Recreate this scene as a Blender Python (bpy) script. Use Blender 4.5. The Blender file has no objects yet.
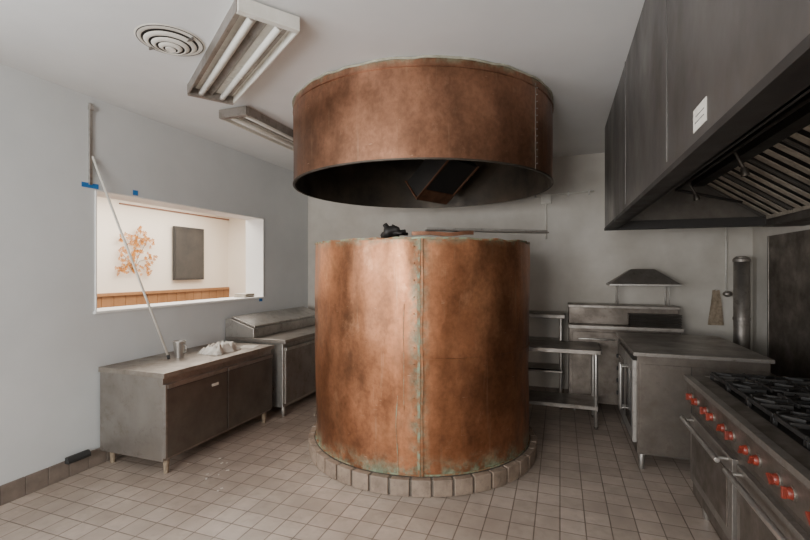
import bpy, bmesh, math, random
from mathutils import Vector, Matrix, noise
random.seed(7)
R=math.radians
# ------------------------------------------------------------ materials
def newmat(name):
    m=bpy.data.materials.new(name); m.use_nodes=True
    nt=m.node_tree; b=nt.nodes['Principled BSDF']
    return m,nt,b
def N(nt,t,**k):
    n=nt.nodes.new(t)
    for a,v in k.items(): setattr(n,a,v)
    return n
def coords(nt):
    return N(nt,'ShaderNodeTexCoord').outputs['Object']
def noisetex(nt,scale,detail=4,rough=.55,vec=None,stretch=None):
    n=N(nt,'ShaderNodeTexNoise'); n.inputs['Scale'].default_value=scale
    n.inputs['Detail'].default_value=detail; n.inputs['Roughness'].default_value=rough
    v=vec or coords(nt)
    if stretch:
        mp=N(nt,'ShaderNodeMapping'); mp.inputs['Scale'].default_value=stretch
        nt.links.new(v,mp.inputs['Vector']); v=mp.outputs[0]
    nt.links.new(v,n.inputs['Vector']); return n.outputs['Fac']
def ramp(nt,fac,stops):
    r=N(nt,'ShaderNodeValToRGB'); e=r.color_ramp.elements
    while len(e)<len(stops): e.new(.5)
    for i,(p,c) in enumerate(stops):
        e[i].position=p; e[i].color=(c[0],c[1],c[2],1) if not isinstance(c,(int,float)) else (c,c,c,1)
    nt.links.new(fac,r.inputs[0]); return r.outputs[0]
def mix(nt,fac,a,b,mode='MIX'):
    m=N(nt,'ShaderNodeMix',data_type='RGBA',blend_type=mode)
    def s(i,v):
        if isinstance(v,bpy.types.NodeSocket): nt.links.new(v,m.inputs[i])
        elif isinstance(v,(int,float)): m.inputs[i].default_value=v
        else: m.inputs[i].default_value=(*v,1)
    s(0,fac); s(6,a); s(7,b); return m.outputs[2]
def math_(nt,op,a,b=None,clamp=False):
    m=N(nt,'ShaderNodeMath',operation=op); m.use_clamp=clamp
    for i,v in ((0,a),(1,b)):
        if v is None: continue
        if isinstance(v,(int,float)): m.inputs[i].default_value=v
        else: nt.links.new(v,m.inputs[i])
    return m.outputs[0]
def bump(nt,b,h,strength=.2,dist=.01):
    bp=N(nt,'ShaderNodeBump'); bp.inputs['Strength'].default_value=strength; bp.inputs['Distance'].default_value=dist
    nt.links.new(h,bp.inputs['Height']); nt.links.new(bp.outputs[0],b.inputs['Normal'])
def simple(name,c1,c2=None,rough=.5,metal=0,scale=6,bmp=0,stretch=None,rr=.12,lo=.3,hi=.7,grime=0):
    m,nt,b=newmat(name)
    c2=c2 or tuple(x*.8 for x in c1)
    f=noisetex(nt,scale,5,.6,stretch=stretch)
    col=ramp(nt,f,[(lo,c1),(hi,c2)])
    if grime:
        g=noisetex(nt,scale*2.3,8,.75)
        gf=ramp(nt,g,[(.52,0.),(.68,grime)])
        col=mix(nt,gf,col,(.10,.075,.055))
        nt.links.new(math_(nt,'SUBTRACT',metal,math_(nt,'MULTIPLY',gf,.5),True),b.inputs['Metallic'])
    else: b.inputs['Metallic'].default_value=metal
    nt.links.new(col,b.inputs['Base Color'])
    nt.links.new(ramp(nt,f,[(.3,max(0,rough-rr)),(.7,min(1,rough+rr))]),b.inputs['Roughness'])
    if bmp: bump(nt,b,noisetex(nt,scale*8,3),bmp,.005)
    return m
M={}
M['wall']=simple('painted_wall',(.69,.715,.72),(.615,.64,.645),.6,scale=1.3,bmp=.08)
M['wallback']=simple('aged_wall_paint',(.62,.585,.53),(.46,.425,.37),.6,scale=1.6,bmp=.08)
M['wallwarm']=simple('cream_wall',(.80,.73,.63),(.76,.69,.59),.7,scale=1)
M['ceil']=simple('ceiling_paint',(.76,.765,.765),(.68,.685,.685),.45,scale=.9,bmp=.05)
M['white']=simple('white_trim_paint',(.88,.88,.86),(.84,.84,.82),.5)
M['enamel']=simple('white_enamel',(.78,.76,.70),(.64,.61,.54),.35,scale=9)
M['tube']=simple('fluorescent_tube_glass',(.82,.81,.76),(.72,.71,.65),.2,scale=8)
M['steel']=simple('stainless_steel',(.52,.50,.47),(.38,.36,.33),.38,.85,scale=5,stretch=(1,1,.5),grime=.5)
M['steeltop']=simple('worn_steel_top',(.36,.32,.275),(.20,.17,.145),.48,.7,scale=7,grime=.6)
M['steelmid']=simple('brushed_door_steel',(.36,.33,.30),(.25,.225,.20),.42,.8,scale=4,grime=.6)
M['steeldark']=simple('dark_steel',(.21,.19,.17),(.12,.105,.09),.40,.75,scale=4,grime=.5)
M['grimy']=simple('grimy_range_steel',(.22,.19,.165),(.11,.092,.075),.44,.75,scale=6,grime=.85)
M['canopy']=simple('canopy_steel',(.19,.178,.168),(.085,.078,.072),.40,.6,scale=2.2,stretch=(1,1,.6),grime=.4)
M['soot']=simple('soot_black',(.018,.016,.015),(.035,.031,.028),.55,.2,scale=5)
M['iron']=simple('cast_iron',(.02,.02,.02),(.045,.04,.036),.55,.4,scale=15)
M['filter']=simple('baffle_filter_steel',(.66,.60,.50),(.40,.34,.27),.4,.5,scale=9,grime=.5)
M['red']=simple('red_knob_plastic',(.26,.035,.018),(.10,.018,.012),.38,scale=20)
M['black']=simple('black_plastic',(.02,.02,.02),(.03,.03,.03),.5)
M['glass']=simple('dark_oven_glass',(.03,.03,.03),(.06,.055,.05),.12,0,scale=3)
M['tape']=simple('blue_masking_tape',(.02,.20,.55),(.02,.17,.48),.6)
M['paper']=simple('paper',(.70,.67,.61),(.52,.48,.42),.8,scale=12)
M['wood']=simple('orange_wood_panel',(.33,.165,.07),(.24,.115,.045),.45,scale=5,stretch=(1,1,.2))
M['brown']=simple('plain_brown',(.25,.11,.06),(.2,.09,.05),.5)
M['orange']=simple('orange_petal_metal',(.50,.21,.02),(.36,.12,.012),.45,.1,scale=20)
M['stem']=simple('wire_stem',(.2,.13,.06),(.1,.07,.03),.5,.5)
M['cove']=simple('cove_tile',(.25,.205,.17),(.15,.12,.10),.5,scale=7)
M['ringtile']=simple('curb_tile',(.33,.25,.19),(.19,.14,.105),.55,scale=8,bmp=.1,grime=.5)
M['grout']=simple('grout',(.2,.17,.14),(.13,.11,.09),.9,scale=20)
M['patina']=simple('verdigris',(.27,.33,.22),(.30,.14,.065),.6,.3,scale=16,bmp=.3,lo=.38,hi=.6)
M['caulk']=simple('dusty_rim_caulk',(.42,.40,.32),(.22,.21,.15),.8,scale=12,bmp=.4)
M['hoodin']=simple('sooty_hood_liner',(.11,.085,.062),(.03,.025,.02),.45,.5,scale=2.5)
M['fluecop']=simple('sooty_copper_damper',(.30,.135,.075),(.12,.06,.036),.45,.6,scale=7)
M['rag']=simple('dirty_rag',(.35,.28,.20),(.2,.15,.1),.9,scale=25,bmp=.4)

def copper(name,ca,cb,cc,seam,zlo,zhi,rust,seamamt=.75):
    m,nt,b=newmat(name)
    co=coords(nt)
    n1=noisetex(nt,1.6,5,.6,co); n2=noisetex(nt,4,6,.65,co,stretch=(1,1,.5)); n3=noisetex(nt,30,4,.6,co)
    base=ramp(nt,n1,[(.30,ca),(.5,cb),(.70,cc)])
    base=mix(nt,1.0,base,ramp(nt,n2,[(.34,.62),(.62,1.08)]),'MULTIPLY')
    base=mix(nt,1.0,base,ramp(nt,n3,[(.35,.84),(.6,1.04)]),'MULTIPLY')
    n4=noisetex(nt,5,8,.75,co,stretch=(1,1,.7))
    base=mix(nt,ramp(nt,n4,[(.58,0.),(.72,.6)]),base,rust)
    n6=noisetex(nt,16,5,.7,co,stretch=(1,1,.05))
    streak=ramp(nt,n6,[(.60,0.),(.74,.55)])
    base=mix(nt,streak,base,(.50,.34,.21))
    n7=noisetex(nt,2.7,8,.7,co,stretch=(1,1,.6))
    base=mix(nt,ramp(nt,n7,[(.50,0.),(.70,.75)]),base,(.12,.06,.034))
    # random fine scratches
    n9=noisetex(nt,40,3,.6,co,stretch=(.25,.25,1.4))
    base=mix(nt,ramp(nt,n9,[(.70,0.),(.76,.5)]),base,(.62,.42,.28))
    sep=N(nt,'ShaderNodeSeparateXYZ'); nt.links.new(co,sep.inputs[0])
    cmb=N(nt,'ShaderNodeCombineXYZ'); nt.links.new(sep.outputs[0],cmb.inputs[0]); nt.links.new(sep.outputs[1],cmb.inputs[1])
    vd=N(nt,'ShaderNodeVectorMath',operation='DISTANCE'); nt.links.new(cmb.outputs[0],vd.inputs[0]); vd.inputs[1].default_value=(seam[0],seam[1],0)
    ds=N(nt,'ShaderNodeMapRange'); nt.links.new(vd.outputs['Value'],ds.inputs[0])
    ds.inputs[1].default_value=.015; ds.inputs[2].default_value=.09; ds.inputs[3].default_value=seamamt; ds.inputs[4].default_value=0
    def zr(a,c,hi):
        q=N(nt,'ShaderNodeMapRange'); nt.links.new(sep.outputs[2],q.inputs[0])
        q.inputs[1].default_value=a; q.inputs[2].default_value=c; q.inputs[3].default_value=hi; q.inputs[4].default_value=0
        return q.outputs[0]
    tot=math_(nt,'MAXIMUM',math_(nt,'MAXIMUM',zr(zlo,zlo+.16,1.),zr(zhi,zhi-.07,1.)),ds.outputs[0])
    n5=noisetex(nt,9,7,.7,co)
    msk=math_(nt,'MULTIPLY',tot,ramp(nt,n5,[(.44,.05),(.58,1.)]),True)
    col=mix(nt,msk,base,ramp(nt,n3,[(.3,(.12,.16,.10)),(.7,(.27,.32,.22))]))
    nt.links.new(col,b.inputs['Base Color'])
    nt.links.new(math_(nt,'SUBTRACT',.82,math_(nt,'MULTIPLY',msk,.7),True),b.inputs['Metallic'])
    nt.links.new(ramp(nt,n2,[(.3,.28),(.7,.48)]),b.inputs['Roughness'])
    bump(nt,b,math_(nt,'ADD',n1,math_(nt,'MULTIPLY',n3,.08)),.25,.03)
    return m
CX,CY=-1.26,4.06
HCX,HCY,HR=-1.23,3.965,1.172
SA=R(-74)
M['copper']=copper('weathered_copper',(.35,.145,.068),(.44,.185,.090),(.54,.25,.125),(CX+math.cos(SA),CY+math.sin(SA)),.13,1.90,(.58,.30,.165))
HA=R(-72.8+47)
M['copperhood']=copper('darkened_copper',(.24,.115,.066),(.31,.148,.085),(.41,.20,.12),(HCX+HR*math.cos(HA),HCY+HR*math.sin(HA)),2.25,3.11,(.44,.24,.15),.25)

m,nt,b=newmat('quarry_tile_floor'); co=coords(nt)
br=N(nt,'ShaderNodeTexBrick'); br.offset=0; br.squash=1
nt.links.new(co,br.inputs['Vector'])
for k,v in (('Scale',1),('Mortar Size',.0045),('Mortar Smooth',.4),('Brick Width',.155),('Row Height',.155),('Bias',0)): br.inputs[k].default_value=v
br.inputs['Color1'].default_value=(.53,.44,.37,1); br.inputs['Color2'].default_value=(.42,.345,.285,1); br.inputs['Mortar'].default_value=(.20,.155,.12,1)
n=noisetex(nt,1.1,6,.65,co); n2=noisetex(nt,14,4,.6,co); n8=noisetex(nt,3.5,8,.75,co)
c=mix(nt,1.,br.outputs[0],ramp(nt,n,[(.3,(.72,.70,.68)),(.65,(1.1,1.1,1.1))]),'MULTIPLY')
c=mix(nt,1.,c,ramp(nt,n2,[(.3,.83),(.7,1.06)]),'MULTIPLY')
c=mix(nt,ramp(nt,n8,[(.50,0.),(.72,.6)]),c,(.22,.175,.14))
nt.links.new(c,b.inputs['Base Color'])
nt.links.new(ramp(nt,n,[(.3,.30),(.7,.52)]),b.inputs['Roughness'])
bump(nt,b,math_(nt,'SUBTRACT',1.0,br.outputs['Fac']),.5,.004)
M['floor']=m

# ------------------------------------------------------------ mesh builder
class B:
    def __init__(s,name): s.name=name; s.bm=bmesh.new(); s.mats=[]
    def mi(s,k):
        if k not in s.mats: s.mats.append(k)
        return s.mats.index(k)
    def _fin(s,verts,k,smooth=False):
        i=s.mi(k); fs=set()
        for v in verts:
            for f in v.link_faces: fs.add(f)
        for f in fs: f.material_index=i; f.smooth=smooth
        return s
    def box(s,x0,x1,y0,y1,z0,z1,k,rot=None):
        c=Vector(((x0+x1)/2,(y0+y1)/2,(z0+z1)/2))
        Mx=Matrix.Translation(c)@(rot.to_4x4() if rot else Matrix.Identity(4))@Matrix.Diagonal((abs(x1-x0),abs(y1-y0),abs(z1-z0),1))
        r=bmesh.ops.create_cube(s.bm,size=1,matrix=Mx); return s._fin(r['verts'],k)
    def cyl(s,p,q,r,k,r2=None,seg=20,caps=True):
        p=Vector(p);q=Vector(q);d=q-p
        Mx=Matrix.Translation((p+q)/2)@d.to_track_quat('Z','Y').to_matrix().to_4x4()
        g=bmesh.ops.create_cone(s.bm,cap_ends=caps,segments=seg,radius1=r,radius2=r if r2 is None else r2,depth=d.length,matrix=Mx)
        s._fin(g['verts'],k,True)
        for v in g['verts']:
            for f in v.link_faces:
                if len(f.verts)>4: f.smooth=False
        return s
    def tube(s,pts,r,k,seg=10):
        for a,b in zip(pts,pts[1:]): s.cyl(a,b,r,k,seg=seg)
        for a in pts[1:-1]: s.ball(a,r,k)
        return s
    def ball(s,c,r,k,sc=(1,1,1),sub=2,jit=0,zmin=None):
        g=bmesh.ops.create_icosphere(s.bm,subdivisions=sub,radius=r,matrix=Matrix.Translation(c)@Matrix.Diagonal((*sc,1)))
        if jit:
            for v in g['verts']:
                d=(v.co-Vector(c)); v.co=Vector(c)+d*(1+jit*noise.noise(v.co*18))
        if zmin is not None:
            for v in g['verts']: v.co.z=max(v.co.z,zmin)
        return s._fin(g['verts'],k,True)
    def poly(s,pts,k):
        vs=[s.bm.verts.new(p) for p in pts]; f=s.bm.faces.new(vs); f.material_index=s.mi(k); return s
    def prism(s,prof,y0,y1,k):   # profile in XZ
        a=[s.bm.verts.new((x,y0,z)) for x,z in prof]; b=[s.bm.verts.new((x,y1,z)) for x,z in prof]
        n=len(prof); fs=[s.bm.faces.new(a[::-1]),s.bm.faces.new(b)]
        for i in range(n): fs.append(s.bm.faces.new((a[i],a[(i+1)%n],b[(i+1)%n],b[i])))
        for f in fs: f.material_index=s.mi(k)
        return s
    def ring(s,c,r0,r1,z0,z1,k,seg=96,jit=0,a0=0,a1=2*math.pi):
        full=abs(a1-a0-2*math.pi)<1e-6; n=seg if full else seg+1
        L=[]
        for j in range(n):
            a=a0+(a1-a0)*j/seg; ca,sa=math.cos(a),math.sin(a)
            row=[]
            for r,z in ((r0,z0),(r1,z0),(r1,z1),(r0,z1)):
                w=jit*noise.noise(Vector((ca*9,sa*9,z*7)))
                row.append(s.bm.verts.new((c[0]+(r+w)*ca,c[1]+(r+w)*sa,z+w)))
            L.append(row)
        i=s.mi(k)
        for j in range(seg):
            A=L[j];Bq=L[(j+1)%n]
            for t in range(4):
                f=s.bm.faces.new((A[t],Bq[t],Bq[(t+1)%4],A[(t+1)%4])); f.material_index=i
        if not full:
            s.bm.faces.new(L[0]).material_index=i; s.bm.faces.new(L[-1][::-1]).material_index=i
        return s
    def done(s,bevel=0.):
        bmesh.ops.recalc_face_normals(s.bm,faces=s.bm.faces[:])
        me=bpy.data.meshes.new(s.name)
        s.bm.to_mesh(me); s.bm.free()
        for k in s.mats: me.materials.append(M[k])
        o=bpy.data.objects.new(s.name,me); bpy.context.scene.collection.objects.link(o)
        if bevel:
            md=o.modifiers.new('bevel','BEVEL'); md.width=bevel; md.segments=2; md.limit_method='ANGLE'; md.angle_limit=R(40)
        return o
TH=math.atan(155/440)
def frust(bld,cx,cy,z0,z1,a0,b0,a1,b1,k):
    v=[bld.bm.verts.new((cx+sx*a,cy+sy*b_,z)) for (a,b_,z) in ((a0,b0,z0),(a1,b1,z1)) for sx,sy in ((-1,-1),(1,-1),(1,1),(-1,1))]
    fs=[v[3::-1],v[4:8]]+[[v[i],v[(i+1)%4],v[4+(i+1)%4],v[4+i]] for i in range(4)]
    for f in fs: bld.bm.faces.new(f).material_index=bld.mi(k)

# ------------------------------------------------------------ room shell
XL,XR,YB,YF,ZC=-3.7,2.04,5.96,-3.0,3.10
B('floor').box(XL-.26,XR+.1,YF-.1,YB+.1,-.1,0,'floor').done()
B('ceiling').box(XL-.26,XR+.1,YF-.1,YB+.1,ZC,ZC+.1,'ceil').done()
WY0,WY1,WZ0,WZ1=2.63,4.86,1.295,2.33
w=B('wall_left'); X2=XL-.26
for (a,c,z0,z1) in ((0.5,WY0,0,ZC),(WY1,YB,0,ZC),(WY0,WY1,0,WZ0),(WY0,WY1,WZ1,ZC),(-2.2,.5,0,.9),(-2.2,.5,2.6,ZC),(YF,-2.2,0,ZC)):
    w.box(X2,XL,a,c,z0,z1,'wall')
w.done()
t=B('trim_1')
t.box(X2-.01,XL+.012,WY1-.012,WY1+.0,WZ0,WZ1,'white').box(X2-.01,XL+.012,WY0,WY0+.012,WZ0,WZ1,'white')
t.box(X2-.01,XL+.012,WY0,WY1,WZ1-.012,WZ1,'white').box(X2-.03,XL+.02,WY0-.01,WY1+.01,WZ0-.015,WZ0+.006,'white').done(.003)
B('wall_back').box(X2,XR+.1,YB,YB+.1,0,ZC,'wallback').done()
B('wall_right').box(XR,XR+.1,YF,YB,0,ZC,'wallback').done()
w=B('wall_front')
w.box(X2,-2.6,YF-.1,YF,0,ZC,'wall').box(1.2,XR+.1,YF-.1,YF,0,ZC,'wall').box(-2.6,1.2,YF-.1,YF,0,.8,'wall').box(-2.6,1.2,YF-.1,YF,2.6,ZC,'wall').done()
w=B('window_1')
for y in (-2.2,-.85,.44): w.box(X2+.1,X2+.16,y,y+.06,.9,2.6,'white')
w.box(X2+.1,X2+.16,-2.2,.5,.9,.96,'white').box(X2+.1,X2+.16,-2.2,.5,2.54,2.6,'white').done(.004)
w=B('window_2')
for x in (-2.6,-1.4,-.1,1.14): w.box(x,x+.06,YF-.08,YF-.02,.8,2.6,'white')
w.box(-2.6,1.2,YF-.08,YF-.02,.8,.86,'white').box(-2.6,1.2,YF-.08,YF-.02,2.54,2.6,'white').done(.004)
b_=B('baseboard_left'); y=-2.9
while y<5.9: b_.box(XL,XL+.016,y,y+.147,0,.14,'cove'); y+=.152
b_.box(XL,XL+.011,-2.9,5.94,0,.137,'grout').done(.004)
b_=B('baseboard_back'); x=XL+.03
while x<XR-.15: b_.box(x,x+.147,YB-.016,YB,0,.14,'cove'); x+=.152
b_.box(XL+.02,XR-.02,YB-.011,YB,0,.137,'grout').done(.004)

# ------------------------------------------------------------ dining room beyond
DX=-6.5; DY=7.4; DZ=2.85
B('floor_dining').box(DX-.1,X2,-1,DY+.1,-.1,0,'brown').done()
B('ceiling_dining').box(DX-.1,X2,-1,DY+.1,DZ,DZ+.1,'white').done()
B('wall_dining_left').box(DX-.1,DX,-1,DY,0,DZ,'wallwarm').done()
B('wall_dining_back').box(DX-.1,X2,DY,DY+.1,0,DZ,'wallwarm').done()
B('wall_dining_front').box(DX-.1,X2,-1.1,-1,0,DZ,'wallwarm').done()
B('wall_dining_right').box(X2,X2+.1,YB+.1,DY,0,DZ,'wallwarm').done()
B('dining_wall_strip').box(DX,DX+.03,5.0,DY,2.68,2.70,'brown').done()  # thin brown strip below the ceiling, only along the far part of the wall
wn=B('trim_wainscot'); y=-.95
while y<DY-.1: wn.box(DX,DX+.025,y,y+.19,0,1.25,'wood'); y+=.195
wn.box(DX,DX+.06,-1,DY-.03,1.25,1.30,'wood').done(.004)
B('wall_tv_panel').box(DX+.03,DX+.08,5.98,6.66,1.47,2.43,'black').box(DX+.0,DX+.03,6.1,6.5,1.7,2.2,'black').box(DX+.08,DX+.083,6.0,6.64,1.50,2.41,'glass').done(.006)
a=B('flower_wall_sculpture'); c=Vector((DX+.05,5.24,1.92))
cl=[(0,0),(.20,.18),(-.18,.22),(.25,-.08),(-.24,-.02),(.05,.32),(-.10,-.22),(.16,-.26),(-.26,-.24),(.0,.16)]
for (qa,qb) in cl:
    cc=c+Vector((0,qa,qb)); a.tube([c+Vector((-.045,0,-.3)),c+Vector((-.03,qa*.4,qb*.3-.1)),cc],.004,'stem',6)
    for i in range(15):
        an=random.uniform(0,2*math.pi); rr=.11*math.sqrt(random.random())
        p=cc+Vector((random.uniform(0,.05),math.cos(an)*rr,math.sin(an)*rr))
        for k in range(5):
            t2=k*2*math.pi/5+an; s_=random.uniform(.022,.042)
            d=Vector((.3,math.cos(t2),math.sin(t2))).normalized(); e=Vector((0,-math.sin(t2),math.cos(t2)))
            a.poly([p,p+d*s_*.6+e*s_*.3,p+d*s_*1.1,p+d*s_*.6-e*s_*.3],'orange')
a.done()
s=B('menu_stack')
for i in range(4): s.box(-3.93,-3.76,4.58+.004*i,4.76,WZ0+.0065+.012*i,WZ0+.0175+.012*i,'paper' if i%2 else 'rag')
s.done(.002)
for (y0,y1,z0,z1) in ((2.52,2.66,2.335,2.375),(2.98,3.03,2.34,2.385),(4.78,4.84,1.24,1.275)):
    B('masking_tape_strip').box(XL+.001,XL+.004,y0,y1,z0,z1,'tape').done()

# ------------------------------------------------------------ copper drum
DZ0=.127
d=B('copper_fireplace_drum')
def sheet(bld,r,z0,z1,k,seg=200,nz=26,amp=.006,rimamp=.008,cx=CX,cy=CY):
    rows=[]
    for i in range(nz+1):
        z=z0+(z1-z0)*i/nz; row=[]
        for j in range(seg):
            an=2*math.pi*j/seg; ca,sa=math.cos(an),math.sin(an)
            w=amp*noise.noise(Vector((ca*2.5,sa*2.5,z*1.6)))+amp*.5*noise.noise(Vector((ca*7,sa*7,z*3)))
            zz=z+(rimamp*noise.noise(Vector((ca*5,sa*5,3))) if i==nz else 0)
            row.append(bld.bm.verts.new((cx+(r+w)*ca,cy+(r+w)*sa,zz)))
        rows.append(row)
    idx=bld.mi(k); n=seg
    for i in range(nz):
        for j in range(n):
            f=bld.bm.faces.new((rows[i][j],rows[i][(j+1)%n],rows[i+1][(j+1)%n],rows[i+1][j])); f.material_index=idx; f.smooth=True
sheet(d,1.0,DZ0,1.885,'copper',amp=.014)
sheet(d,.955,1.2,1.885,'soot',amp=0)
d.ring((CX,CY),.952,1.007,1.878,1.892,'patina',160,.012)
d.ring((CX,CY),.05,.956,1.45,1.5,'soot',64)
d.ring((CX,CY),.90,1.004,DZ0,DZ0+.012,'patina',120,.004)
d.ring((CX,CY),.995,1.0045,.985,.993,'copper',60,0,SA+.03,SA+1.4)
def strip(bld,ang,r,w,z0,z1,k,th=.006,nz=60,wob=.006,seed=0,cx=CX,cy=CY):
    rows=[]
    for i in range(nz+1):
        z=z0+(z1-z0)*i/nz
        ww=w*(1+.6*noise.noise(Vector((z*9,seed,0)))); off=wob*noise.noise(Vector((z*3,seed,5)))
        row=[]
        for (t,rad) in ((-ww/2,r-.012),(-ww/2,r+th),(ww/2,r+th),(ww/2,r-.012)):
            an=ang+(t+off)/r; row.append(bld.bm.verts.new((cx+rad*math.cos(an),cy+rad*math.sin(an),z)))
        rows.append(row)
    for i in range(nz):
        for t in range(4):
            f=bld.bm.faces.new((rows[i][t],rows[i][(t+1)%4],rows[i+1][(t+1)%4],rows[i+1][t])); f.material_index=bld.mi(k)
    bld.bm.faces.new(rows[0]).material_index=bld.mi(k); bld.bm.faces.new(rows[-1]).material_index=bld.mi(k)
strip(d,SA,1.0,.020,DZ0,1.885,'patina',.010,seed=1)
strip(d,SA+.024,1.0,.012,DZ0,1.885,'copper',.015,seed=2)
strip(d,SA-.16,1.0,.005,DZ0,.80,'patina',.006,seed=6,wob=.02)
strip(d,SA-.11,1.0,.003,.6,1.4,'patina',.006,seed=9,wob=.03)
strip(d,SA+math.pi,1.0,.035,DZ0,1.885,'patina',.010,seed=3)
for i in range(14):
    z=.2+i*.125
    an=SA-.035; d.ball((CX+1.003*math.cos(an),CY+1.003*math.sin(an),z),.006,'copper',sub=1)
d.done()
c_=B('tile_curb_ring'); n=42
c_.ring((CX,CY),.90,1.05,0,.118,'grout',96)
for i in range(n):
    a0=2*math.pi*i/n+.009; a1=2*math.pi*(i+1)/n-.009
    c_.ring((CX,CY),1.012,1.066,.002,.126+random.uniform(-.003,.001),'ringtile',3,0,a0,a1)
c_.done(.005)
def rimpt(a,r=1.0,z=1.9): return Vector((CX+r*math.cos(a),CY+r*math.sin(a),z))
p=B('bent_copper_sheet_offcut')
rows=[]
for i in range(15):
    an=SA-.05+i*.033
    zz=1.913+.010*math.sin(i*.6)*(i/14)+.004
    rows.append([p.bm.verts.new(rimpt(an,r_,zz+dz)) for r_,dz in ((1.022,-.012),(1.022,.016),(.90,.024),(.90,-.004))])
for i in range(14):
    for t in range(4):
        f=p.bm.faces.new((rows[i][t],rows[i][(t+1)%4],rows[i+1][(t+1)%4],rows[i+1][t])); f.material_index=p.mi('fluecop')
for q_ in (0,-1): p.bm.faces.new(rows[q_]).material_index=p.mi('fluecop')
p.done(.001)
q=B('steel_flat_bar'); A=Vector((-.98,3.27,1.972)); Bp=Vector((-.10,3.85,1.972))
dirv=(Bp-A).normalized(); mid=(A+Bp)/2; rot=dirv.to_track_quat('X','Z').to_matrix()
L=(Bp-A).length
q.box(mid.x-L/2,mid.x+L/2,mid.y-.03,mid.y+.03,mid.z-.018,mid.z-.006,'steelmid',rot).box(mid.x-L/2,mid.x+L/2,mid.y-.004,mid.y+.004,mid.z-.012,mid.z+.010,'steel',rot).done(.002)
g=B('crumpled_black_glove'); c=Vector((-1.27,3.26,1.945))
g.ball(c,.075,'soot',(1.0,.9,.8),3,.6,zmin=1.897)
for i in range(4): g.cyl(c+Vector((.02,-.03+i*.02,0)),c+Vector((.12+.01*(i%2),-.045+i*.03,-.01+.012*(i%3))),.016,'soot',.012,seg=8)
g.cyl(c,c+Vector((-.05,.0,.07)),.026,'soot',.02,seg=8).cyl(c,c+Vector((.03,.01,.06)),.026,'soot',.02,seg=8); g.done()

# ------------------------------------------------------------ copper hood
h=B('copper_fireplace_hood'); HZ=2.405; HC=(HCX,HCY)
sheet(h,HR,HZ,3.085,'copperhood',nz=12,amp=.007,rimamp=0,cx=HCX,cy=HCY)
h.ring(HC,HR-.012,HR+.006,HZ-.006,HZ+.006,'hoodin',128)
h.ring(HC,HR-.005,HR+.006,3.030,3.036,'copperhood',128)
h.ring(HC,HR-.05,HR+.007,3.083,3.098,'caulk',200,.010)
strip(h,HA,HR,.008,HZ,3.06,'steelmid',.003,wob=0,seed=8,cx=HCX,cy=HCY)
for i in range(12): h.ball((HCX+(HR+.006)*math.cos(HA+.012),HCY+(HR+.006)*math.sin(HA+.012),HZ+.05+i*.052),.0045,'steel',sub=1)
rows=[]
for r_,z in ((HR-.012,HZ),(HR-.022,HZ+.3),(HR-.035,2.95),(.30,3.08)):
    rows.append([h.bm.verts.new((HCX+r_*math.cos(2*math.pi*j/96),HCY+r_*math.sin(2*math.pi*j/96),z)) for j in range(96)])
for i in range(3):
    for j in range(96):
        f=h.bm.faces.new((rows[i][j],rows[i][(j+1)%96],rows[i+1][(j+1)%96],rows[i+1][j])); f.material_index=h.mi('hoodin'); f.smooth=True
def obox(bld,M4,sx,sy,sz,k):
    r=bmesh.ops.create_cube(bld.bm,size=1,matrix=M4@Matrix.Diagonal((sx,sy,sz,1))); bld._fin(r['verts'],k)
u=(442-405)/440; dd_=4.65
fc=Vector((dd_*(-math.sin(TH)+u*math.cos(TH)),dd_*(math.cos(TH)+u*math.sin(TH)),2.66))
Mb=Matrix.Translation(fc)@Matrix.Rotation(R(-25),4,'Z')@Matrix.Rotation(R(-38),4,'Y')
obox(h,Mb,.54,.46,.24,'soot')
obox(h,Mb@Matrix.Translation((-.275,0,0)),.012,.50,.27,'fluecop')
obox(h,Mb@Matrix.Translation((-.21,0,-.125)),.14,.50,.012,'fluecop')
for sy in (-1,1): obox(h,Mb@Matrix.Translation((0,sy*.24,-.125)),.56,.02,.012,'fluecop')
for sx in (-1,1): h.cyl((fc.x+sx*.12,fc.y,2.7),(fc.x+sx*.14,fc.y,3.05),.012,'steeldark',seg=8)
h.done()

# ------------------------------------------------------------ kitchen exhaust canopy (right)
k=B('kitchen_exhaust_canopy'); HX=.43; HY0,HY1=-.4,4.90; HZb=2.07
k.box(HX,HX+.03,HY0,HY1,HZb,ZC-.002,'canopy')
k.box(HX,XR-.004,HY1-.03,HY1,HZb,ZC-.002,'canopy').box(HX,XR-.004,HY0,HY0+.03,HZb,ZC-.002,'canopy')
for y in (.9,2.15,3.4): k.box(HX-.004,HX,y-.012,y+.012,HZb+.04,ZC-.002,'canopy').box(HX-.001,HX,y+.013,y+.018,HZb+.04,ZC-.002,'soot')
k.box(HX-.006,HX+.09,HY0,HY1,HZb-.02,HZb+.006,'soot').box(HX+.08,HX+.10,HY0,HY1,HZb-.02,HZb+.06,'soot')
k.box(HX,XR-.004,HY1-.09,HY1,HZb-.02,HZb+.006,'soot').box(HX,XR-.004,HY1-.11,HY1-.09,HZb-.02,HZb+.06,'soot')
k.box(HX+.03,XR-.01,HY1-.034,HY1-.03,HZb+.05,2.6,'steeldark')
k.prism([(HX+.03,2.42),(HX+.03,2.46),(1.22,2.60),(1.22,2.50),(1.18,2.46),(1.18,2.55)],HY0+.03,HY1-.04,'soot')
k.prism([(1.27,2.50),(1.29,2.53),(1.86,2.14),(1.83,2.11)],HY0+.03,HY1-.04,'soot')
k.prism([(1.74,2.04),(1.74,2.10),(1.82,2.16),(XR-.004,2.16),(XR-.004,2.04)],HY0+.03,HY1-.04,'steeldark')
k.box(1.18,1.28,HY0+.03,HY1-.04,2.44,2.50,'soot')
P0=(1.25,2.47); P1=(1.76,2.12)
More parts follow.
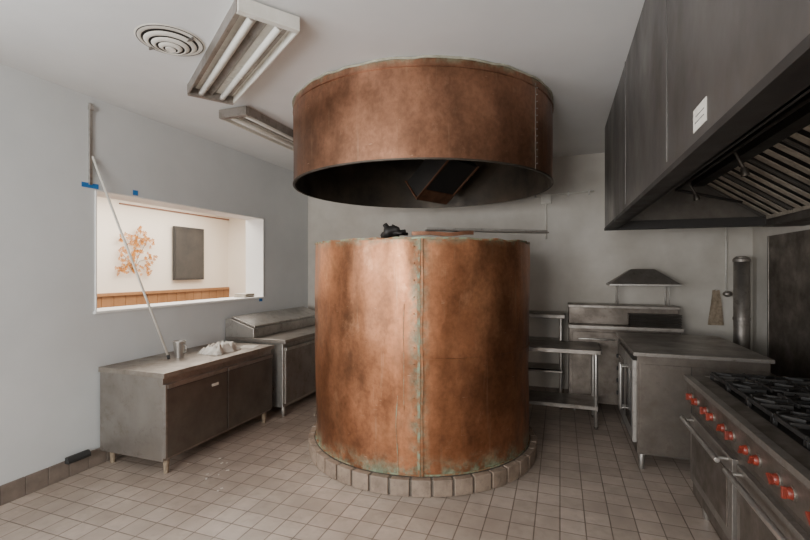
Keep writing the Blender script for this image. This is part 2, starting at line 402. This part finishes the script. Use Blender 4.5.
ln=math.hypot(P1[0]-P0[0],P1[1]-P0[1]); ang=math.atan2(P0[1]-P1[1],P1[0]-P0[0]); rot=Matrix.Rotation(ang,3,'Y')
mx,mz=(P0[0]+P1[0])/2,(P0[1]+P1[1])/2
y=HY0+.10
while y<HY1-.55:
    k.box(mx-ln/2,mx+ln/2,y,y+.012,mz-.006,mz+.006,'steeldark',rot); k.box(mx-ln/2,mx+ln/2,y+.488,y+.50,mz-.006,mz+.006,'steeldark',rot)
    k.box(P0[0]-.01,P0[0]+.02,y,y+.5,P0[1]-.02,P0[1]+.01,'filter').box(P1[0]-.02,P1[0]+.01,y,y+.5,P1[1]-.015,P1[1]+.015,'filter')
    for i in range(3): k.box(mx-ln/2,mx+ln/2,y+.06+i*.148,y+.13+i*.148,mz-.006,mz+.000,'filter',rot)
    y+=.515
k.tube([(1.0,-.2,2.38),(1.0,4.6,2.38),(1.5,4.6,2.24)],.012,'soot')
for y in (1.2,2.2,3.2,4.2): k.tube([(1.0,y,2.38),(1.05,y,2.27)],.009,'steeldark').cyl((1.05,y,2.27),(1.06,y,2.22),.018,'steeldark',.024,seg=10)
k.done(.003)
B('inspection_label').box(HX-.002,HX-.0005,1.60,1.74,2.115,2.19,'paper').box(HX-.0025,HX-.002,1.62,1.72,2.14,2.143,'black').box(HX-.0025,HX-.002,1.62,1.71,2.16,2.163,'black').done()
bs=B('stainless_backsplash'); y=-.35
while y<5.3: bs.box(XR-.012,XR-.001,y,y+1.16,.6,2.0,'grimy').box(XR-.016,XR-.001,y+1.15,y+1.18,.6,2.0,'steelmid'); y+=1.18
bs.done(.001)

# ------------------------------------------------------------ gas range
g=B('gas_range'); x0,x1=.86,1.78; Y0,Y1=1.0,3.48
g.box(x0,x1,Y0,Y1,.13,.90,'grimy')
g.prism([(x0+.02,.72),(x0-.03,.74),(x0-.045,.885),(x0-.06,.90),(x0-.06,.925),(x0+.07,.935),(x0+.07,.72)],Y0,Y1,'grimy')
g.box(x0-.062,x0-.02,Y0,Y1,.905,.935,'steelmid')
g.box(x0+.07,x1,Y0,Y1,.895,.915,'iron').box(x0+.06,x1,Y1-.03,Y1,.89,.935,'steelmid')
g.box(x1-.03,x1,Y0,Y1,.9,1.02,'steeldark')
nd=3; dw=(Y1-Y0)/nd
for i in range(nd):
    a_=Y0+i*dw
    g.box(x0-.028,x0,a_+.03,a_+dw-.03,.24,.68,'steelmid').box(x0-.034,x0-.028,a_+.09,a_+dw-.09,.30,.60,'grimy')
    g.cyl((x0-.085,a_+.06,.655),(x0-.085,a_+dw-.06,.655),.014,'steel',seg=14)
    for yy in (a_+.10,a_+dw-.10): g.cyl((x0-.085,yy,.655),(x0-.02,yy,.655),.010,'steel',seg=8)
    g.box(x0-.012,x0,a_+.02,a_+dw-.02,.15,.22,'grimy')
    for yy in (a_+.06,a_+dw-.06):
        for xx in (x0+.06,x1-.06): g.cyl((xx,yy,0),(xx,yy,.13),.022,'steel',.03,seg=12)
nb=8; bw=(Y1-Y0-.06)/nb
for i in range(nb):
    yc=Y0+.03+bw*(i+.5)
    for dy in (-.058,.058):
        zz=.815; xx=x0-.04
        g.cyl((xx+.01,yc+dy,zz),(xx-.006,yc+dy,zz),.029,'grimy',seg=20)
        g.cyl((xx-.004,yc+dy,zz),(xx-.022,yc+dy,zz),.024,'red',.019,seg=20)
        g.box(xx-.036,xx-.020,yc+dy-.006,yc+dy+.006,zz-.022,zz+.022,'red',Matrix.Rotation(R(random.choice((0,0,35,-50))),3,'X'))
    for xc in (1.13,1.50):
        g.cyl((xc,yc,.91),(xc,yc,.93),.055,'iron',seg=20).cyl((xc,yc,.93),(xc,yc,.945),.035,'steeldark',.028,seg=16)
        g.ring((xc,yc),.085,.098,.955,.968,'iron',24)
        hx=.175; hy=bw/2-.006
        for s_ in (-1,1):
            g.box(xc-hx,xc+hx,yc+s_*hy-.006,yc+s_*hy+.006,.948,.97,'iron'); g.box(xc+s_*hx-.006,xc+s_*hx+.006,yc-hy,yc+hy,.948,.97,'iron')
            g.box(min(xc+s_*.04,xc+s_*hx),max(xc+s_*.04,xc+s_*hx),yc-.006,yc+.006,.955,.978,'iron')
            g.box(xc-.006,xc+.006,min(yc+s_*.04,yc+s_*hy),max(yc+s_*.04,yc+s_*hy),.955,.978,'iron')
            for s2 in (-1,1):
                g.box(xc+s_*hx-.01,xc+s_*hx+.01,yc+s2*hy-.01,yc+s2*hy+.01,.91,.955,'iron')
                g.box(xc+s_*.12-.045,xc+s_*.12+.045,yc+s2*.10-.005,yc+s2*.10+.005,.955,.975,'iron',Matrix.Rotation(R(40*s_*s2),3,'Z'))
g.done(.002)

# ------------------------------------------------------------ convection oven (glass doors face -X)
o=B('convection_oven'); x0,x1=.60,1.50; Y0,Y1=4.05,5.27
o.box(x0,x1,Y0,Y1,.15,.95,'grimy').box(x0-.03,x1+.02,Y0-.02,Y1+.01,.945,.975,'steelmid')
o.box(x0+.02,x1-.02,Y0-.008,Y0,.2,.88,'grimy')
o.box(x0+.38,x0+.385,Y0-.012,Y0,.2,.88,'soot')
for i in range(6): o.box(x0+.55,x0+.78,Y0-.014,Y0-.006,.28+i*.03,.29+i*.03,'soot')
dd=(Y1-Y0-.28)/2
for i in range(2):
    a_=Y0+.03+i*dd
    o.box(x0-.03,x0,a_,a_+dd-.008,.22,.90,'steel').box(x0-.034,x0-.028,a_+.07,a_+dd-.08,.32,.80,'glass')
    yy=a_+dd-.04 if i==0 else a_+.035
    o.cyl((x0-.07,yy,.36),(x0-.07,yy,.78),.012,'steel',seg=12)
    for z in (.38,.76): o.cyl((x0-.07,yy,z),(x0-.02,yy,z),.009,'steel',seg=8)
o.box(x0-.012,x0,Y1-.22,Y1-.02,.22,.90,'steeldark')
for z in (.35,.48,.61,.74): o.cyl((x0-.035,Y1-.12,z),(x0-.01,Y1-.12,z),.022,'black',seg=14)
o.box(x0,x1,Y0+.02,Y1-.02,.13,.16,'steeldark')
for xx in (x0+.04,x1-.05):
    for yy in (Y0+.05,Y1-.05): o.cyl((xx,yy,0),(xx,yy,.13),.018,'steel',.026,seg=12)
o.done(.005)

# ------------------------------------------------------------ back prep tables
def table(name,x0,x1,y0,y1,z,shelf=.22,legr=.019):
    t=B(name)
    t.box(x0,x1,y0,y1,z-.012,z,'steelmid')
    t.box(x0,x1,y0,y0+.012,z-.05,z,'steelmid').box(x0,x1,y1-.012,y1,z-.05,z,'steel').box(x0,x0+.012,y0,y1,z-.05,z,'steel').box(x1-.012,x1,y0,y1,z-.05,z,'steel')
    for xx in (x0+.05,x1-.05):
        for yy in (y0+.05,y1-.05):
            t.cyl((xx,yy,.02),(xx,yy,z-.012),legr,'steel',seg=12).cyl((xx,yy,0),(xx,yy,.03),legr*.8,'steeldark',legr*1.2,seg=12)
    if shelf: t.box(x0+.03,x1-.03,y0+.03,y1-.03,shelf,shelf+.02,'steelmid').box(x0+.03,x1-.03,y0+.03,y0+.04,shelf-.02,shelf+.02,'steelmid')
    return t
table('steel_work_table',-.52,.40,4.9,5.40,.83).done(.003)
t=table('steel_equipment_stand',-.50,.06,5.48,5.88,1.13,.45); t.box(-.48,.04,5.50,5.86,.78,.80,'steel'); t.done(.003)
t=B('refrigerated_prep_rail'); a,b2=.10,1.24
t.box(a,b2,5.50,5.92,.12,.98,'grimy').box(a-.01,b2+.01,5.42,5.93,.98,1.02,'steelmid')
t.box(a,b2,5.60,5.92,1.02,1.21,'grimy').box(a-.01,b2+.01,5.56,5.93,1.21,1.24,'steelmid')
t.box(a+.04,b2-.60,5.48,5.50,.2,.94,'grimy').box(b2-.56,b2-.04,5.48,5.50,.2,.94,'grimy')
t.cyl((a+.10,5.46,.86),(b2-.66,5.46,.86),.008,'steel',seg=8).cyl((b2-.50,5.46,.86),(b2-.10,5.46,.86),.008,'steel',seg=8)
for xx in (a+.06,b2-.06):
    for yy in (5.56,5.86): t.cyl((xx,yy,0),(xx,yy,.13),.02,'steel',seg=10)
t.done(.004)
t=B('heat_lamp_canopy'); cx,cy=.90,5.74; zt=1.49
frust(t,cx,cy,zt,zt+.17,.36,.17,.12,.05,'steelmid'); t.box(cx-.365,cx+.365,cy-.175,cy+.175,zt-.02,zt,'steel')
for sx in (-.26,.26):
    for sy in (-.08,.12): t.cyl((cx+sx,cy+sy,1.241),(cx+sx,cy+sy,zt-.01),.008,'steel',seg=8)
t.done(.002)
t=B('stacked_sheet_pans')
for i in range(8): frust(t,.98,5.49,1.022+i*.018,1.036+i*.018,.24,.055,.26,.062,'steeldark')
t.done()
t=B('vent_pipe'); t.cyl((1.88,5.78,.0),(1.88,5.78,1.78),.075,'steelmid',seg=24)
for z in (.5,1.1,1.74): t.ring((1.88,5.78),.075,.082,z,z+.03,'steelmid',24)
t.cyl((1.88,5.78,1.78),(1.88,5.78,1.80),.075,'steelmid',.05,seg=24); t.done()
t=B('hanging_ladle'); t.tube([(1.78,5.93,2.15),(1.78,5.93,1.42)],.007,'enamel',8)
t.ball((1.78,5.88,1.38),.05,'steelmid',(1,.8,.7),2); t.cyl((1.78,5.96,2.15),(1.78,5.92,2.15),.006,'steel',seg=8); t.done()
t=B('hanging_rag')
rows=[]
for i in range(9):
    z=1.42-.05*i; rows.append([t.bm.verts.new((1.68+(j-3)*.012*(1+.15*i),5.93-.01*math.sin(j*2+i*.7)-.012,z)) for j in range(7)])
for i in range(8):
    for j in range(6): f=t.bm.faces.new((rows[i][j],rows[i][j+1],rows[i+1][j+1],rows[i+1][j])); f.material_index=t.mi('rag'); f.smooth=True
t.cyl((1.68,5.96,1.42),(1.68,5.90,1.42),.006,'steel',seg=8); t.done()
t=B('wall_conduit'); yw=YB-.02
t.tube([(-.40,yw,2.60),(.40,yw,2.63)],.010,'enamel',8).tube([(-.17,yw,2.61),(-.17,yw,2.05)],.010,'enamel',8)
t.box(-.23,-.11,yw-.03,yw+.02,2.50,2.62,'enamel')
for x in (-.3,.1,.34): t.box(x-.01,x+.01,yw-.014,yw+.02,2.585,2.65,'steel')
t.done()

# ------------------------------------------------------------ left worktop refrigerator
f=B('worktop_refrigerator'); x0,x1=-3.68,-2.98; Y0,Y1=2.66,4.05; zt=.83
f.box(x0,x1,Y0,Y1,.12,zt-.04,'steelmid')
f.box(x0-.0,x1+.03,Y0-.015,Y1+.01,zt-.04,zt,'steeltop')
mid=(Y0+Y1)/2
for a_,c2 in ((Y0+.02,mid-.006),(mid+.006,Y1-.02)):
    f.box(x1,x1+.028,a_,c2,.15,.70,'steeldark').box(x1,x1+.036,a_,c2,.70,.735,'steelmid').box(x1+.003,x1+.028,a_,c2,.69,.702,'black')
f.box(x1+.028,x1+.031,mid-.20,mid-.12,.60,.625,'paper')
f.box(x1+.0,x1+.03,Y0+.0,Y0+.018,.15,.735,'steelmid')
for xx in (x0+.06,x1-.04):
    for yy in (Y0+.07,Y1-.07): f.cyl((xx,yy,.0),(xx,yy,.12),.018,'rag',.026,seg=12)
f.done(.005)
f=B('pizza_prep_table'); x0,x1=-3.68,-2.90; Y0,Y1=4.15,5.70
f.box(x0,x1,Y0,Y1,.12,.83,'steel').box(x0,x1+.04,Y0-.01,Y1+.01,.83,.875,'steelmid')
f.prism([(x0,.875),(x0,1.08),(x0+.05,1.09),(x0+.40,.98),(x0+.40,.875)],Y0-.01,Y1+.01,'steel')
f.prism([(x0+.06,1.092),(x0+.07,1.11),(x0+.39,1.01),(x0+.39,.988)],Y0+.02,Y1-.02,'steel')
mid=(Y0+Y1)/2
for a_,c2 in ((Y0+.02,mid-.006),(mid+.006,Y1-.02)):
    f.box(x1,x1+.028,a_,c2,.16,.75,'steelmid').box(x1,x1+.036,a_,c2,.75,.785,'steel')
for xx in (x0+.06,x1-.04):
    for yy in (Y0+.07,Y1-.07): f.cyl((xx,yy,.0),(xx,yy,.12),.018,'steel',.026,seg=12)
f.done(.005)
cz=.8305; px,py=-3.38,3.20
c=B('steel_cup')
c.cyl((px,py,cz),(px,py,cz+.15),.038,'steel',.055,seg=24,caps=False).cyl((px,py,cz),(px,py,cz+.006),.038,'steel',seg=24)
c.ring((px,py),.052,.058,cz+.146,cz+.153,'steel',24)
c.tube([(px+.05,py,cz+.13),(px+.085,py,cz+.11),(px+.085,py,cz+.06),(px+.045,py,cz+.04)],.005,'steel',8); c.done()
p=B('leaning_white_pole'); p.tube([(-3.40,3.10,cz+.012),(-3.685,2.60,2.60)],.010,'enamel',10)
p.cyl((-3.40,3.10,cz+.002),(-3.403,3.095,cz+.04),.013,'black',seg=10).done()
p=B('wall_cable_channel'); p.box(XL,XL+.018,2.575,2.60,2.36,3.04,'steel').box(XL,XL+.03,2.57,2.605,2.98,3.02,'steel').done(.003)
# crumpled cloth towel: folded, noise-displaced sheet resting on the counter
p=B('crumpled_towels'); nx,ny=26,34; rows=[]
for i in range(nx+1):
    row=[]
    for j in range(ny+1):
        u_,v_=i/nx,j/ny
        X=-3.34+.24*u_+.03*noise.noise(Vector((v_*4,1,0))); Y=3.38+.34*v_+.04*noise.noise(Vector((u_*4,5,0)))
        edge=min(1,6*min(u_,1-u_,v_,1-v_)+.15)
        hgt=(.045+.06*abs(noise.noise(Vector((u_*4,v_*6,2))))+.05*abs(noise.noise(Vector((u_*9,v_*12,4)))))*edge
        row.append(p.bm.verts.new((X,Y,cz+.001+hgt)))
    rows.append(row)
for i in range(nx):
    for j in range(ny):
        f_=p.bm.faces.new((rows[i][j],rows[i+1][j],rows[i+1][j+1],rows[i][j+1])); f_.material_index=p.mi('paper'); f_.smooth=True
base=[rows[i][0] for i in range(nx+1)]+[rows[nx][j] for j in range(1,ny+1)]+[rows[i][ny] for i in range(nx-1,-1,-1)]+[rows[0][j] for j in range(ny-1,0,-1)]
low=[p.bm.verts.new((v_.co.x,v_.co.y,cz)) for v_ in base]
for i in range(len(base)):
    p.bm.faces.new((base[i],base[(i+1)%len(base)],low[(i+1)%len(base)],low[i])).material_index=p.mi('paper')
p.done()
p=B('paper_sheet'); p.box(-3.22,-3.06,3.79,3.97,cz,cz+.002,'paper',Matrix.Rotation(R(20),3,'Z')).done()
p=B('black_door_stop'); p.prism([(-3.682,.143),(-3.682,.17),(-3.66,.17),(-3.64,.143)],2.38,2.56,'black').box(-3.684,-3.64,2.38,2.56,.12,.143,'black').done(.003)
p=B('floor_paper_scraps')
for i in range(12):
    a,bq=random.choice([(-2.6,2.7),(-2.75,2.95),(-.3,2.7)]); xx=a+random.gauss(0,.12); yy=bq+random.gauss(0,.10); s_=random.uniform(.004,.012)
    p.box(xx-s_,xx+s_,yy-s_*.6,yy+s_*.6,.0005,.003,'paper',Matrix.Rotation(random.uniform(0,3),3,'Z'))
p.done()

# ------------------------------------------------------------ ceiling things
def fixture(name,cx,cy,ang,L=1.36,W=.34,z=ZC):
    o=B(name)
    zt=z-.001
    o.box(-L/2,L/2,-W/2,W/2,zt-.03,zt,'enamel')
    for s_ in (-1,1):
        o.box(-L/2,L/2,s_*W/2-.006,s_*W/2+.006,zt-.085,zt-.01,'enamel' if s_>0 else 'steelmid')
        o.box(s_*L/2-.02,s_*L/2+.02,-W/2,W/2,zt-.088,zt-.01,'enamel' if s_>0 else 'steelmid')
        o.box(-L/2+.02,L/2-.02,s_*.135-.012,s_*.135+.012,zt-.036,zt-.030,'steelmid')
        o.cyl((-L/2+.03,s_*.078,zt-.062),(L/2-.03,s_*.078,zt-.062),.021,'tube',seg=16)
        for e in (-1,1): o.cyl((e*(L/2-.05),s_*.078,zt-.062),(e*(L/2-.02),s_*.078,zt-.062),.022,'steel',seg=16)
    a=[o.bm.verts.new((-L/2+.02,yy,zz)) for yy,zz in ((-.03,zt-.031),(0,zt-.06),(.03,zt-.031))]
    b=[o.bm.verts.new((L/2-.02,yy,zz)) for yy,zz in ((-.03,zt-.031),(0,zt-.06),(.03,zt-.031))]
    for i in range(2): o.bm.faces.new((a[i],a[i+1],b[i+1],b[i])).material_index=o.mi('steelmid')
    ob=o.done(.002); ob.location=(cx,cy,0); ob.rotation_euler=(0,0,ang); return ob
fixture('fluorescent_light_fixture',-2.07,2.42,R(-34.5))
fixture('fluorescent_light_fixture',-2.74,3.84,R(90),1.30,.30)
v=B('round_ceiling_diffuser'); vc=(-2.32,2.13)
for i,(ra,rb,z0,z1) in enumerate(((.165,.20,3.085,3.098),(.125,.150,3.065,3.080),(.085,.108,3.05,3.065),(.045,.068,3.04,3.055))):
    n=48; A=[];Bv=[];C=[]
    for j in range(n):
        t=2*math.pi*j/n; ct,st=math.cos(t),math.sin(t)
        A.append(v.bm.verts.new((vc[0]+rb*ct,vc[1]+rb*st,z1))); Bv.append(v.bm.verts.new((vc[0]+ra*ct,vc[1]+ra*st,z0)))
        C.append(v.bm.verts.new((vc[0]+(ra-.004)*ct,vc[1]+(ra-.004)*st,z0+.004)))
    for j in range(n):
        for P,Q in ((A,Bv),(Bv,C)):
            f=v.bm.faces.new((P[j],P[(j+1)%n],Q[(j+1)%n],Q[j])); f.material_index=v.mi('enamel'); f.smooth=True
v.cyl((vc[0],vc[1],3.04),(vc[0],vc[1],3.05),.03,'enamel',seg=24)
v.cyl((vc[0],vc[1],3.092),(vc[0],vc[1],3.099),.19,'soot',seg=48)
v.box(vc[0]-.18,vc[0]+.18,vc[1]-.004,vc[1]+.004,3.07,3.09,'steeldark').done()

# ------------------------------------------------------------ lights
def area(name,loc,rot,sx,sy,e,col):
    l=bpy.data.lights.new(name,'AREA'); l.shape='RECTANGLE'; l.size=sx; l.size_y=sy; l.energy=e; l.color=col
    o=bpy.data.objects.new(name,l); o.location=loc; o.rotation_euler=rot; bpy.context.scene.collection.objects.link(o); return o
area('window_daylight_left',(X2+.05,-.85,1.75),(R(100),0,R(-90)),2.6,1.6,175,(.90,.95,1))
area('window_daylight_front',(-1.5,YF-.12,1.6),(R(108),0,R(14)),2.0,1.6,240,(1,.975,.94))
area('dining_area_light',(-5.2,4.6,DZ-.03),(0,0,0),1.8,4.0,210,(1,.93,.84))  # unseen warm area light set under the dining ceiling to brighten that room
W=bpy.data.worlds.new('World'); bpy.context.scene.world=W; W.use_nodes=True
bg=W.node_tree.nodes['Background']; bg.inputs[0].default_value=(.85,.92,1,1); bg.inputs[1].default_value=1.2
# ------------------------------------------------------------ camera
cd=bpy.data.cameras.new('camera'); cd.lens=440/810*36; cd.sensor_width=36; cd.clip_start=.02
co=bpy.data.objects.new('camera',cd); co.location=(0,0,1.65); co.rotation_euler=(R(90),0,TH)
bpy.context.scene.collection.objects.link(co); bpy.context.scene.camera=co
